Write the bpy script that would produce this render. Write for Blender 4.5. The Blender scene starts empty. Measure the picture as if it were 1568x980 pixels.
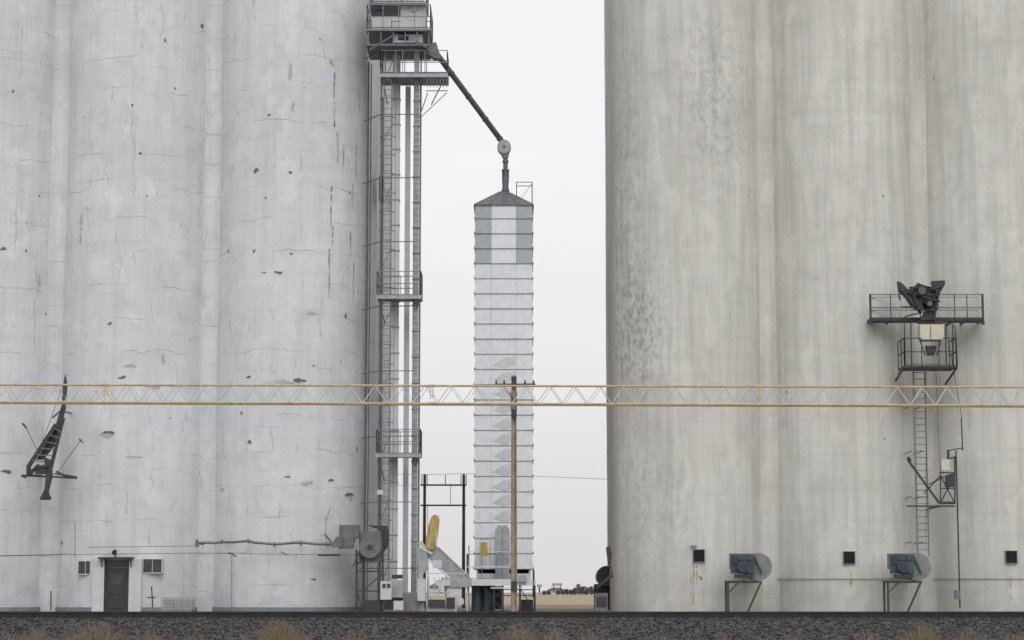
import bpy, math, random
import numpy as np
from mathutils import Vector, Matrix
random.seed(7); rng=np.random.default_rng(5)
scene=bpy.context.scene
F=3333.0; PITCH=math.atan(417/F); CAMZ=0.9; CAMY=-100.0
cp,sp=math.cos(PITCH),math.sin(PITCH)
def W(px,py,D):
    """surveyed point: world position of a measured bearing at distance D (m) from the station"""
    dx=(px-784)/F; dy=(490-py)/F
    t=D/(cp-dy*sp)
    return Vector((dx*t, D+CAMY, CAMZ+t*(sp+dy*cp)))
def X(px,D,py=500): return W(px,py,D).x
def Z(py,D): return W(784,py,D).z

# ---------------------------------------------------------------- materials
def newmat(name):
    m=bpy.data.materials.new(name); m.use_nodes=True
    nt=m.node_tree; b=nt.nodes['Principled BSDF']
    return m,nt,b
def nd(nt,t,**k):
    n=nt.nodes.new(t)
    for a,v in k.items(): setattr(n,a,v)
    return n
def noise(nt,vec,scale,detail=4,rough=.55,dist=0):
    n=nd(nt,'ShaderNodeTexNoise'); n.inputs['Scale'].default_value=scale
    n.inputs['Detail'].default_value=detail; n.inputs['Roughness'].default_value=rough
    n.inputs['Distortion'].default_value=dist
    nt.links.new(vec,n.inputs['Vector']); return n.outputs['Fac']
def mapping(nt,vec,s,loc=(0,0,0)):
    n=nd(nt,'ShaderNodeMapping'); n.inputs['Scale'].default_value=s; n.inputs['Location'].default_value=loc
    nt.links.new(vec,n.inputs['Vector']); return n.outputs[0]
def ramp(nt,fac,a,b,va=0.,vb=1.):
    n=nd(nt,'ShaderNodeMapRange'); n.inputs['From Min'].default_value=a; n.inputs['From Max'].default_value=b
    n.inputs['To Min'].default_value=va; n.inputs['To Max'].default_value=vb
    nt.links.new(fac,n.inputs['Value']); return n.outputs[0]
def mth(nt,op,a,b=None):
    n=nd(nt,'ShaderNodeMath',operation=op)
    for i,v in enumerate((a,b)):
        if v is None: continue
        if isinstance(v,(int,float)): n.inputs[i].default_value=v
        else: nt.links.new(v,n.inputs[i])
    return n.outputs[0]
def mix(nt,fac,a,b,blend='MIX'):
    n=nd(nt,'ShaderNodeMixRGB',blend_type=blend)
    for i,v in enumerate((fac,a,b)):
        if isinstance(v,(int,float)): n.inputs[i].default_value=v
        elif isinstance(v,tuple): n.inputs[i].default_value=(*v,1)
        else: nt.links.new(v,n.inputs[i])
    return n.outputs[0]
def bump(nt,b,h,strength=.3,dist=.02):
    n=nd(nt,'ShaderNodeBump'); n.inputs['Strength'].default_value=strength; n.inputs['Distance'].default_value=dist
    nt.links.new(h,n.inputs['Height']); nt.links.new(n.outputs[0],b.inputs['Normal'])

def simple(name,col,rough=.6,metal=0,var=.25,dirt=None,scale=3.):
    m,nt,b=newmat(name)
    g=nd(nt,'ShaderNodeNewGeometry').outputs['Position']
    n1=noise(nt,g,scale,4); n2=noise(nt,mapping(nt,g,(6,6,.7)),1.5,3)
    c=mix(nt,ramp(nt,n1,.3,.7),tuple(x*(1-var) for x in col),tuple(min(1,x*(1+var*.6)) for x in col))
    d=dirt or tuple(x*.45 for x in col)
    c=mix(nt,ramp(nt,n2,.55,.8,0,.55),c,d)
    nt.links.new(c,b.inputs['Base Color'])
    b.inputs['Roughness'].default_value=rough; b.inputs['Metallic'].default_value=metal
    return m

def concrete(name,c1,c2,stain,crackcol,warm):
    m,nt,b=newmat(name)
    uv=nd(nt,'ShaderNodeUVMap',uv_map='UVMap').outputs[0]
    pos=nd(nt,'ShaderNodeNewGeometry').outputs['Position']
    big=noise(nt,uv,.16,2,.6)
    med=noise(nt,uv,.9,5,.65,.3)
    fine=noise(nt,uv,9,4,.7)
    streak=noise(nt,mapping(nt,uv,(1.3,.06,1)),1.6,4,.6)
    streak2=noise(nt,mapping(nt,uv,(4.5,.12,1),(5,3,0)),2.0,4,.6)
    rings=noise(nt,mapping(nt,uv,(.05,1.0,1),(2,1,0)),1.7,3,.6)
    c=mix(nt,ramp(nt,big,.35,.65),c1,c2)
    c=mix(nt,ramp(nt,streak,.42,.70,0,.62 if warm else .34),c,stain)
    c=mix(nt,ramp(nt,streak2,.52,.75,0,.45 if warm else .26),c,stain)
    c=mix(nt,ramp(nt,rings,.5,.75,0,.22 if warm else .2),c,stain)
    c=mix(nt,ramp(nt,med,.5,.72,0,.42 if warm else .45),c,stain)
    lite=noise(nt,mapping(nt,uv,(1,.4 if warm else .7,1),(9,4,0)),.8,4,.6,.4)
    c=mix(nt,ramp(nt,lite,.54,.64,0,.4),c,tuple(min(.9,x*1.13) for x in c1))
    c=mix(nt,ramp(nt,fine,.3,.75,.0,.26),c,stain)
    # pour lines and sealed cracks : wandering horizontals and short verticals, each with its own patchy mask
    wob=nd(nt,'ShaderNodeTexNoise'); wob.inputs['Scale'].default_value=.8; wob.inputs['Detail'].default_value=6
    nt.links.new(uv,wob.inputs['Vector'])
    vs=nd(nt,'ShaderNodeVectorMath',operation='MULTIPLY_ADD')
    nt.links.new(wob.outputs['Color'],vs.inputs[0]); vs.inputs[1].default_value=(1.0,.7,0); nt.links.new(uv,vs.inputs[2])
    sv=nd(nt,'ShaderNodeSeparateXYZ'); nt.links.new(vs.outputs[0],sv.inputs[0])
    for ax,per,ms,lo,hi,loc,amt in (('Y',1.55,(.35,1.1,1),.50,.57,(3,7,0),.6),('X',1.15,(.9,.42,1),.53,.60,(13,2,0),.6),('Y',2.7,(.8,.9,1),.52,.6,(8,1,0),.4),('X',.83,(1.3,.7,1),.58,.64,(23,5,0),.55)):
        fr=mth(nt,'FRACT',mth(nt,'DIVIDE',mth(nt,'ADD',sv.outputs[ax],loc[0]*1.37),per))
        ln=ramp(nt,mth(nt,'ABSOLUTE',mth(nt,'SUBTRACT',fr,.5)),.006/per*.6,.032/per,1,0)
        msk=ramp(nt,noise(nt,mapping(nt,uv,ms,loc),.9,3,.6),lo,hi)
        c=mix(nt,mth(nt,'MULTIPLY',mth(nt,'MULTIPLY',ln,msk),amt if not warm else amt*.3),c,crackcol)
    chip=noise(nt,mapping(nt,uv,(1,1,1),(31,7,0)),2.6,6,.62)
    cm=ramp(nt,chip,.69,.72)
    c=mix(nt,mth(nt,'MULTIPLY',cm,.5),c,crackcol)
    sep=nd(nt,'ShaderNodeSeparateXYZ'); nt.links.new(pos,sep.inputs[0])
    low=ramp(nt,sep.outputs['Z'],0.0,2.4,1,0)
    lowm=mth(nt,'MULTIPLY',low,ramp(nt,med,.35,.6,.1,.7))
    c=mix(nt,lowm,c,stain)
    if warm:
        mot=ramp(nt,noise(nt,mapping(nt,uv,(1.6,.9,1)),2.2,6,.7,.2),.46,.62)
        for ctr,s,amt in (((5.9,0.,13.),(.75,.15,.33),.9),((6.6,0.,5.),(.5,.15,.3),.35),((9.4,0,24),(.6,.15,.22),.5),((5.2,1,19),(.9,.15,.12),.5)):
            v=nd(nt,'ShaderNodeVectorMath',operation='SUBTRACT'); nt.links.new(pos,v.inputs[0]); v.inputs[1].default_value=ctr
            v2=nd(nt,'ShaderNodeVectorMath',operation='MULTIPLY'); nt.links.new(v.outputs[0],v2.inputs[0]); v2.inputs[1].default_value=s
            l=nd(nt,'ShaderNodeVectorMath',operation='LENGTH'); nt.links.new(v2.outputs[0],l.inputs[0])
            mk=ramp(nt,l.outputs['Value'],.4,1.4,1,0)
            c=mix(nt,mth(nt,'MULTIPLY',mth(nt,'MULTIPLY',mk,mot),amt*.75),c,(.21,.205,.20))
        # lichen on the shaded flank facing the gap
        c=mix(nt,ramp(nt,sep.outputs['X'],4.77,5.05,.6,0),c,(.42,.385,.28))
    nt.links.new(c,b.inputs['Base Color']); b.inputs['Roughness'].default_value=.85
    h=mth(nt,'ADD',mth(nt,'MULTIPLY',fine,.35),med)
    bump(nt,b,h,.6,.04)
    return m
M={}
M['white']=concrete('white_painted_concrete',(.70,.72,.74),(.635,.655,.675),(.44,.455,.475),(.26,.28,.30),False)
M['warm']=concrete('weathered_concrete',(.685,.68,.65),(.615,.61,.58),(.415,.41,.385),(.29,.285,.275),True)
M['wall']=simple('white_painted_trim',(.58,.60,.62),.8,0,.08,(.42,.44,.46))
M['galv']=simple('galvanized_steel',(.36,.38,.40),.5,.2,.2)
M['web']=simple('truss_web_steel',(.42,.43,.44),.5,.1,.15)
M['rail']=simple('galvanized_railing',(.20,.215,.23),.5,.2,.2)
M['galvl']=simple('galvanized_light',(.55,.57,.59),.45,.1,.12)
M['panel']=simple('white_sheet_metal',(.70,.735,.77),.3,.1,.08,(.50,.53,.56))
M['pgrey']=simple('grey_sheet_metal',(.36,.395,.42),.35,.2,.1,(.28,.30,.32))
M['chev']=simple('louvre_sheet_metal',(.58,.61,.64),.4,.1,.08,(.42,.44,.47))
M['dark']=simple('dark_steel',(.05,.052,.057),.6,.2,.3)
M['mid']=simple('grey_painted_steel',(.16,.17,.185),.55,.2,.3)
M['black']=simple('black_void',(.012,.012,.013),.8,0,.3)
M['yellow']=simple('ochre_paint',(.50,.39,.205),.6,0,.25,(.30,.22,.12))
M['olive']=simple('yellow_machine_paint',(.44,.33,.08),.5,0,.3,(.15,.12,.05))
M['cream']=simple('cream_paint',(.58,.56,.44),.5,0,.15)
M['wood']=simple('weathered_pole_wood',(.33,.26,.18),.85,0,.3)
M['dwood']=simple('dark_timber',(.08,.06,.045),.85,0,.25)
M['glass']=simple('dirty_window_glass',(.06,.065,.07),.2,0,.3)
M['blue']=simple('dark_blue_paint',(.05,.07,.10),.5,0,.2)
M['teal']=simple('slate_teal_paint',(.045,.085,.105),.5,0,.3)
M['scroll']=simple('weathered_fan_housing',(.24,.24,.245),.7,0,.25)
M['rust']=simple('rust_stain',(.38,.31,.21),.9,0,.2)
M['rustw']=simple('pale_rust_stain',(.42,.34,.24),.9,0,.2)
M['chip']=simple('exposed_concrete_chip',(.17,.165,.16),.95,0,.4,scale=20)
M['chipl']=simple('repair_mortar',(.45,.46,.465),.95,0,.15,scale=8)
M['bandp']=simple('grey_base_band',(.20,.23,.27),.8,0,.2)
M['railst']=simple('rail_steel',(.035,.032,.032),.5,.4,.3)
M['wire']=simple('wire_black',(.04,.04,.04),.6,0,.1)
M['leaf']=simple('distant_foliage',(.14,.135,.12),.9,0,.4)
m,nt,b=newmat('ballast_stone')
isl=nd(nt,'ShaderNodeNewGeometry'); g=isl.outputs['Position']
c=mix(nt,isl.outputs['Random Per Island'],(.016,.016,.018),(.095,.09,.092))
c=mix(nt,ramp(nt,noise(nt,g,.7,4),.4,.7,0,.35),c,(.055,.045,.037))
nt.links.new(c,b.inputs['Base Color']); b.inputs['Roughness'].default_value=.9; M['ballast']=m
m,nt,b=newmat('ground_dirt')
g=nd(nt,'ShaderNodeNewGeometry').outputs['Position']
c=mix(nt,ramp(nt,noise(nt,g,.25,8,.65),.35,.65),(.20,.17,.13),(.30,.27,.22))
c=mix(nt,ramp(nt,noise(nt,g,14,4,.7),.4,.7,0,.5),c,(.11,.10,.09))
nt.links.new(c,b.inputs['Base Color']); b.inputs['Roughness'].default_value=.95; bump(nt,b,noise(nt,g,8,6),.5,.05); M['ground']=m
m,nt,b=newmat('stubble')
g=nd(nt,'ShaderNodeNewGeometry').outputs['Position']
c=mix(nt,ramp(nt,noise(nt,mapping(nt,g,(.2,1,1)),.06,6,.6),.35,.65),(.34,.26,.14),(.23,.195,.135))
sy=nd(nt,'ShaderNodeSeparateXYZ'); nt.links.new(g,sy.inputs[0])
c=mix(nt,ramp(nt,sy.outputs['Y'],150,900,0,.8),c,(.21,.19,.165))  # distance haze put into the field colour: stubble greys towards the horizon
nt.links.new(c,b.inputs['Base Color']); b.inputs['Roughness'].default_value=.95; M['field']=m
m,nt,b=newmat('dry_grass')
g=nd(nt,'ShaderNodeNewGeometry')
c=mix(nt,g.outputs['Random Per Island'],(.11,.08,.052),(.32,.245,.155))
nt.links.new(c,b.inputs['Base Color']); b.inputs['Roughness'].default_value=.9; M['grass']=m

# ---------------------------------------------------------------- builders
def group(name,loc=(0,0,0)):
    e=bpy.data.objects.new(name,None); scene.collection.objects.link(e); e.location=loc; e.empty_display_size=.5
    return e
class B:
    def __init__(s,name,mat,parent=None,smooth=False):
        s.name,s.mat,s.parent,s.smooth=name,mat,parent,smooth; s.v=[];s.f=[];s.uv=None
    def add(s,vs,fs):
        o=len(s.v); s.v+= [tuple(v) for v in vs]; s.f+=[tuple(i+o for i in f) for f in fs]
    def box(s,x0,x1,y0,y1,z0,z1):
        s.add([(x0,y0,z0),(x1,y0,z0),(x1,y1,z0),(x0,y1,z0),(x0,y0,z1),(x1,y0,z1),(x1,y1,z1),(x0,y1,z1)],
              [(0,3,2,1),(4,5,6,7),(0,1,5,4),(1,2,6,5),(2,3,7,6),(3,0,4,7)])
    def beam(s,p,q,w,h=None):
        p=Vector(p);q=Vector(q);h=h or w;d=(q-p).normalized()
        up=Vector((0,1,0)) if abs(d.y)<.9 else Vector((0,0,1))
        a=d.cross(up).normalized()*(w/2); c=d.cross(a).normalized()*(h/2)
        vs=[p-a-c,p+a-c,p+a+c,p-a+c,q-a-c,q+a-c,q+a+c,q-a+c]
        s.add(vs,[(0,1,2,3),(7,6,5,4),(0,4,5,1),(1,5,6,2),(2,6,7,3),(3,7,4,0)])
    def tube(s,p,q,r,r2=None,n=10):
        p=Vector(p);q=Vector(q);r2=r if r2 is None else r2;d=(q-p).normalized()
        up=Vector((0,0,1)) if abs(d.z)<.9 else Vector((1,0,0))
        a=d.cross(up).normalized(); c=d.cross(a).normalized()
        vs=[];
        for i in range(n):
            t=2*math.pi*i/n; u=a*math.cos(t)+c*math.sin(t); vs.append(p+u*r)
        for i in range(n):
            t=2*math.pi*i/n; u=a*math.cos(t)+c*math.sin(t); vs.append(q+u*r2)
        fs=[(i,(i+1)%n,n+(i+1)%n,n+i) for i in range(n)]
        fs+=[tuple(range(n))[::-1],tuple(range(n,2*n))]
        s.add(vs,fs)
    def prism(s,pts,y0,y1):
        n=len(pts)
        s.add([(x,y0,z) for x,z in pts]+[(x,y1,z) for x,z in pts],
              [tuple(range(n)),tuple(range(n,2*n))[::-1]]+[(i,n+i,n+(i+1)%n,(i+1)%n) for i in range(n)])
    def pprism(s,pp,D,th):
        s.prism([(W(a,b_,D).x,W(a,b_,D).z) for a,b_ in pp],D+CAMY-th/2,D+CAMY+th/2)
    def pb(s,a,b_,D,w,h=None,D2=None): s.beam(W(*a,D),W(*b_,D2 or D),w,h)
    def done(s):
        if not s.v: return
        me=bpy.data.meshes.new(s.name); me.from_pydata(s.v,[],s.f); me.materials.append(M[s.mat])
        if s.uv:
            l=me.uv_layers.new(name='UVMap')
            for poly in me.polygons:
                for li in poly.loop_indices: l.data[li].uv=s.uv[me.loops[li].vertex_index]
        me.update()
        if s.smooth:
            me.shade_smooth()
            try: me.set_sharp_from_angle(angle=math.radians(40))
            except Exception: pass
        o=bpy.data.objects.new(s.name,me); scene.collection.objects.link(o)
        if s.parent: o.parent=s.parent
        return o
def multi(parent,*specs): return [B(n,m,parent,sm) for n,m,sm in specs]
def railing(b,x0,x1,y0,y1,z,h=1.05,t=.04,mid=1,sides='FBLR',step=1.2,toe=None):
    seg={'F':((x0,y0),(x1,y0)),'B':((x0,y1),(x1,y1)),'L':((x0,y0),(x0,y1)),'R':((x1,y0),(x1,y1))}
    for k in sides:
        (ax,ay),(bx,by)=seg[k]; L=math.hypot(bx-ax,by-ay); n=max(1,round(L/step))
        for i in range(n+1):
            t_=i/n; b.beam((ax+(bx-ax)*t_,ay+(by-ay)*t_,z),(ax+(bx-ax)*t_,ay+(by-ay)*t_,z+h),t)
        for j in range(mid+1):
            zz=z+h*(j+1)/(mid+1); b.beam((ax,ay,zz),(bx,by,zz),t)
        if k=='F': b.beam((ax,ay,z+.06),(bx,by,z+.06),.02,.1)
def ladder(b,x,y,z0,z1,w=.45,t=.045,cage=False,step=.3):
    b.beam((x-w/2,y,z0),(x-w/2,y,z1),t); b.beam((x+w/2,y,z0),(x+w/2,y,z1),t)
    z=z0+step
    while z<z1: b.beam((x-w/2,y,z),(x+w/2,y,z),t*.7); z+=step
    if cage:
        Rr=.36; pts=[(x+Rr*math.cos(a),y-.02-Rr*1.3*math.sin(a)) for a in [math.pi*i/6 for i in range(7)]]
        z=z0+2.2
        while z<z1:
            for i in range(6): b.beam((*pts[i],z),(*pts[i+1],z),.035,.02)
            z+=.9
        for i in (0,2,4,6): b.beam((*pts[i],z0+2.2),(*pts[i],z1),.022)

# ---------------------------------------------------------------- grain elevators (silo banks)
R=3.65; SP=7.3; H=38.0
SILOS=[]
def silo_bank(cols,rows,shift,mat):
    e=group('concrete_grain_elevator')
    for j in range(rows):
        b=B('silo_row','%s'%mat,e,True); b.uv=[]
        zs=[-.3+ (H+.3)*k/24 for k in range(25)]
        for i,cx in enumerate(cols):
            cx2=cx+shift*j; cy=R+SP*j
            if j==0: SILOS.append((cx2,cy))
            N=96; o=len(b.v)
            for z in zs:
                for k in range(N+1):
                    a=2*math.pi*k/N+math.pi/2
                    rr=R+.010*math.sin(a*7+z*.35+i)+.006*math.sin(z*1.9+i*2+a*2)
                    b.v.append((cx2+rr*math.cos(a),cy+rr*math.sin(a),z)); b.uv.append((R*2*math.pi*k/N+cx*5.3+j*40,z+i*17))
            for r in range(len(zs)-1):
                for k in range(N):
                    q=o+r*(N+1)+k; b.f.append((q,q+1,q+N+2,q+N+1))
            if i<len(cols)-1:
                jx=cx2+SP/2
                for side in (-1,1):
                    row=[]
                    for k in range(9):
                        x=-.42+.84*k/8; yv=-1.48-1.1*x*x; row.append((jx+x,cy+side*(-yv) if side==1 else cy+yv, x))
                    o=len(b.v)
                    for z in zs:
                        for (xx,yy,x) in row: b.v.append((xx,yy,z)); b.uv.append((x+jx*5.3+3+j*40,z))
                    for r in range(len(zs)-1):
                        for k in range(8):
                            q=o+r*9+k; b.f.append((q,q+1,q+10,q+9) if side==-1 else (q,q+9,q+10,q+1))
        b.done()
        if j<rows-1:
            w=B('infill_wall','wall' if mat=='white' else mat,e); w.uv=None
            for side,cx in ((-1,cols[0]),(1,cols[-1])):
                x=cx+shift*(j+.5)
                w.box(*sorted((x+side*.3,x+side*1.7)),SP*(j+1)-.8,SP*(j+1)+.8,-.3,H)
            w.done()
    roof=B('roof_slab',mat,e); roof.box(cols[0]-R-.2,cols[-1]+R+.2,-.25,rows*SP+.25,H,H+.5); roof.done()
    g=B('headhouse_gallery',mat,e); g.box(cols[0]-R+1,cols[-1]+R-1,1.5,rows*SP-1.5,H+.5,H+4.5)
    g.done()
    return e
LC=[-10.62-SP*k for k in (4,3,2,1,0)]; RC=[8.42+SP*k for k in range(5)]
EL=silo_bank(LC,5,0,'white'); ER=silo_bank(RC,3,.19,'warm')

def hit(px,py):
    o=Vector((0,CAMY,CAMZ)); d=(W(px,py,100)-o).normalized(); best=None
    for cx,cy in SILOS:
        ox,oy=o.x-cx,o.y-cy; A=d.x**2+d.y**2; Bq=2*(ox*d.x+oy*d.y); C=ox*ox+oy*oy-R*R
        disc=Bq*Bq-4*A*C
        if disc<0: continue
        t=(-Bq-math.sqrt(disc))/(2*A)
        if best is None or t<best[0]:
            p=o+d*t; best=(t,cx,cy,math.atan2(p.y-cy,p.x-cx),p.z,p)
    return best
def patch(b,px,py,w,h,off=.012,jag=.35,n=16):
    hh=hit(px,py)
    if not hh: return
    _,cx,cy,a,z,p=hh; w*=.03;h*=.03; off+=.012
    def P(u,v): 
        aa=a+u/R; return (cx+(R+off)*math.cos(aa),cy+(R+off)*math.sin(aa),z+v)
    if h>w*4:  # vertical run
        k=max(8,int(h/.12)); vs=[]; dr=0
        for i in range(k+1):
            v=h/2-h*i/k; ww=w/2*random.uniform(.15,1)*(1-.5*i/k); dr+=random.uniform(-.12,.12)*w
            vs+= [P(dr-ww,v),P(dr+ww,v)]
        b.add(vs,[(2*i,2*i+2,2*i+3,2*i+1) for i in range(k) if random.random()>.12])
    else:
        vs=[P(0,0)]
        ph=random.uniform(0,6)
        for i in range(n):
            t=2*math.pi*i/n; r=(1-random.random()*jag*1.6)*(1+.3*math.sin(2*t+ph)+.2*math.sin(3*t+ph*2))
            vs.append(P(w/2*r*math.cos(t),h/2*r*math.sin(t)))
        b.add(vs,[(0,1+i,1+(i+1)%n) for i in range(n)])
ch,cl,ru=multi(EL,('concrete_chips','chip',0),('repair_patches','chipl',0),('rust_runs','rust',0))
for s in [(309,40,7,8),(215,235,6,5),(392,261,10,11),(412,176,7,4),(427,417,15,5),(404,417,7,3),(5,381,11,8),(40,384,5,4),(457,582,26,7),(187,578,16,5),
          (382,577,14,4),(168,496,10,5),(370,632,6,5),(382,677,12,5),(165,662,22,7),(534,757,22,8),(407,303,5,4),(389,385,6,6),(507,735,10,6),(445,264,5,8),
          (535,295,5,7),(314,425,6,16),(310,40,5,10),(203,161,5,5),(446,388,5,4),(95,832,5,8),(10,722,22,9),(253,62,5,6),(529,484,8,8),(350,384,4,5),(480,887,12,4),(546,687,6,10),(315,310,4,5),
          (148,600,5,4),(60,300,4,4),(70,480,4,4),(440,730,9,4),(225,300,3,4),(268,135,4,4),(512,190,4,10),(345,700,3,3),(290,520,3,3),(130,180,3,3),(490,60,4,3),(20,140,4,6),(480,560,4,3),(260,640,4,3)]: patch(ch,*s)
for s in [(445,110,12,24),(448,165,8,18),(200,560,20,8),(165,666,30,12),(250,550,10,14),(430,585,40,9),(235,592,26,8),(516,225,8,50),(540,300,6,40),(470,740,20,10),(60,430,12,24),
          (535,762,24,12),(508,95,10,18),(478,480,24,6),(340,750,14,8),(205,700,36,5),(125,350,8,45)]: patch(cl,*s,off=.005)
for s in [(512,135,4,50),(512,175,3,30),(507,315,4,62),(504,420,4,80),(550,155,3,30),(536,374,3,40),(509,360,3,30),(545,250,3,60),(541,430,2.5,60),(526,240,3,30)]: patch(ru,*s,off=.016)
for b in (ch,cl,ru): b.done()
rc,rr=multi(ER,('concrete_chips','chip',0),('rust_runs','rustw',0))
for s in [(1303,893,4,7),(1073,885,4,8),(1205,600,4,4),(1354,672,5,3),(1430,120,3,5),(1352,300,3,4)]: patch(rc,*s)
for s in [(1062,893,3,60),(1303,888,3,20),(1067,880,3,30),(1548,900,2.5,34),(1058,900,2,50)]: patch(rr,*s,off=.016)
for b in (rc,rr): b.done()
b=B('base_band','bandp',EL,True)
for cx in LC:
    N=40; vs=[]
    for k in range(N+1):
        a=math.pi+math.pi*k/N
        for z in (0,.22): vs.append((cx+(R+.03)*math.cos(a),R+(R+.03)*math.sin(a),z))
    b.add(vs,[(2*k,2*k+2,2*k+3,2*k+1) for k in range(N)])
b.done()
b=B('wall_conduit','galv',ER)
for cx in RC[1:3]:
    pts=[(cx+(R+.06)*math.cos(a),R+(R+.06)*math.sin(a),1.52) for a in [math.radians(205+130*k/20) for k in range(21)]]
    for p,q in zip(pts,pts[1:]): b.tube(p,q,.022,n=6)
b.done()
# left-bank doorway + windows
door,dfr,dg,dw=multi(EL,('door','dark',0),('door_surround','wall',0),('door_canopy','dark',0),('window_glass','glass',0))
D=99.85
x0,x1=X(159,D,900),X(197,D,900); zt=Z(858,D)
dfr.box(X(141,D,900),x0,-.15,.5,0,zt+.05); dfr.box(x1,X(216,D,900),-.15,.5,0,zt+.05)
door.box(x0+.06,x1-.06,-.05,.3,0,zt-.35)
door.box(x0,x0+.06,-.12,.3,0,zt); door.box(x1-.06,x1,-.12,.3,0,zt)
door.box(x0+.06,x1-.06,-.12,.3,zt-.3,zt-.24)
for zz in (.35,1.0,1.65): door.box(x0+.2,x1-.2,-.075,-.05,zz-.18,zz+.22)
dw.box(x0+.06,x1-.06,-.03,.3,zt-.24,zt)
dw.box(x0+.3,x1-.3,-.082,-.075,1.25,1.75)
dg.box(x0-.25,x1+.2,-.5,.4,zt+.06,zt+.14); dg.beam((x0-.1,-.45,zt+.06),(x0-.1,-.16,zt-.3),.04); dg.beam((x1+.1,-.45,zt+.06),(x1+.1,-.16,zt-.3),.04)
dg.tube((x0+.5,-.2,zt+.14),(x0+.5,-.2,zt+.5),.03); dg.tube((x0+.5,-.2,zt+.42),(x0+.5,-.5,zt+.34),.07,.12)
wf=B('window_frame','wall',EL)
for (a,b_,c,d) in ((117,141,858,880),(217,248,855,878)):
    hh=hit((a+b_)/2,870); y=hh[5].y-.05; xa,xb=X(a,100,870),X(b_,100,870); za,zb=Z(d,100),Z(c,100)
    for q in ((xa,xb,za,za+.04),(xa,xb,zb-.04,zb),(xa,xa+.04,za+.04,zb-.04),(xb-.04,xb,za+.04,zb-.04),((xa+xb)/2-.012,(xa+xb)/2+.012,za+.04,zb-.04)):
        wf.box(q[0],q[1],y-.12,y+.5,q[2],q[3])
    dw.box(xa+.03,xb-.03,y-.09,y+.45,za+.03,zb-.03)
for b in (door,dfr,dg,dw,wf): b.done()
vf,vb=multi(ER,('vent_frame','scroll',0),('vent_louvre','black',0))
for px,py in ((1070,851),(1300,854),(1548,853)):
    hh=hit(px,py); p=hh[5]; x=p.x; y=p.y-.1; z=p.z
    vb.box(x-.25,x+.25,y+.05,y+.5,z-.27,z+.27)
    for q in ((x-.275,x-.25,z-.3,z+.3),(x+.25,x+.275,z-.3,z+.3),(x-.25,x+.25,z+.27,z+.295),(x-.25,x+.25,z-.3,z-.27)): vf.box(q[0],q[1],y,y+.5,q[2],q[3])
    for k in range(4): vb.box(x-.25,x+.25,y+.02,y+.05,z-.22+.13*k,z-.15+.13*k)
    if px==1070: vf.box(x-.35,x-.1,y-.02,y+.2,z+.38,z+.48)
vf.done();vb.done()
ps,pr,pw=multi(EL,('pipe_run','mid',0),('pipe_hangers','dark',0),('service_wire','wire',0))
D=99.4
prev=None
for i in range(23):
    px=300+10*i; pt=W(px,832-1.2*math.sin(i*.9)-(3 if 3<i<9 else 0),D)
    if prev: ps.tube(prev,pt,.06,n=7)
    prev=pt
    if i%4==0:
        pr.beam(pt,(pt.x,hit(px,832)[5].y+.05,pt.z),.05); pr.beam((pt.x,pt.y,pt.z-.12),(pt.x,pt.y,pt.z+.1),.05)
ps.pb((302,838),(302,826),D,.12); ps.pb((505,836),(520,822),D,.08); ps.pb((497,818),(512,836),D,.1); pr.pb((487,850),(520,850),D,.09); pr.pb((350,846),(362,852),D,.05); pr.pb((430,845),(440,850),D,.04)
for a,b_ in (((-20,852),(120,849)),((120,849),(300,847)),((300,847),(545,850)),((0,851),(95,849)),((135,838),(300,836))): pw.beam(W(*a,99.2),W(*b_,99.2),.022)
pw.pb((115,855),(115,800),99.6,.022); pw.pb((355,848),(355,934),99.8,.02); pw.pb((78,905),(78,934),99.8,.05)
pw.pb((499,790),(499,830),100.1,.02); pw.pb((506,775),(499,800),100.1,.02)
pw.pb((232,898),(234,930),99.4,.05); pw.pb((225,915),(238,915),99.4,.05)
for b in (ps,pr,pw): b.done()

# ---------------------------------------------------------------- bucket elevator leg
e=group('bucket_elevator_leg')
g,gl,dk,pl=multi(e,('leg_casings','galv',0),('light_casings','wall',0),('dark_frames','mid',0),('platforms_and_railings','rail',0))
D=101.0; y=D+CAMY
xa=X(636,D); xb=X(603,D); xl=X(592,D)
zt=Z(70,D)
g.box(xa-.12,xa+.12,y-.1,y+.25,Z(455,D),zt)
g.box(xa-.12,xa+.12,y-.08,y+.2,.3,Z(455,D)) 
gl.box(xb-.17,xb+.17,y+.9,y+1.3,.3,zt); gl.box(X(616,D),X(624,D),y+1.6,y+1.9,.3,Z(120,D))
z=.8
while z<zt:
    g.box(xa-.16,xa+.16,y-.14,y+.29,z,z+.04); g.box(xb-.2,xb+.2,y+.86,y+1.34,z+.3,z+.34); z+=1.22
z=2.
while z<zt:
    dk.beam((xa,y,z),(xl-.4,y+.1,z),.04); dk.beam((xl-.4,y+.1,z),(-7.1,y+1.5,z),.04)
    dk.beam((xa,y+.2,z),(xa,y+1.4,z+.0),.04)
    z+=3.05
ladder(dk,xl,y-.15,0.2,Z(120,D),.38,.035,True)
ladder(dk,xa+.03,y-.2,.2,Z(118,D),.28,.03,False)
for px in (579,641): pl.beam((X(px,D),y+1.3,0),(X(px,D),y+1.3,Z(60,D)),.06)
z=1
while z<Z(80,D):
    pl.beam((X(579,D),y+1.3,z),(X(600,D),y+1.3,z+1.5),.03); z+=3.0
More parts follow.
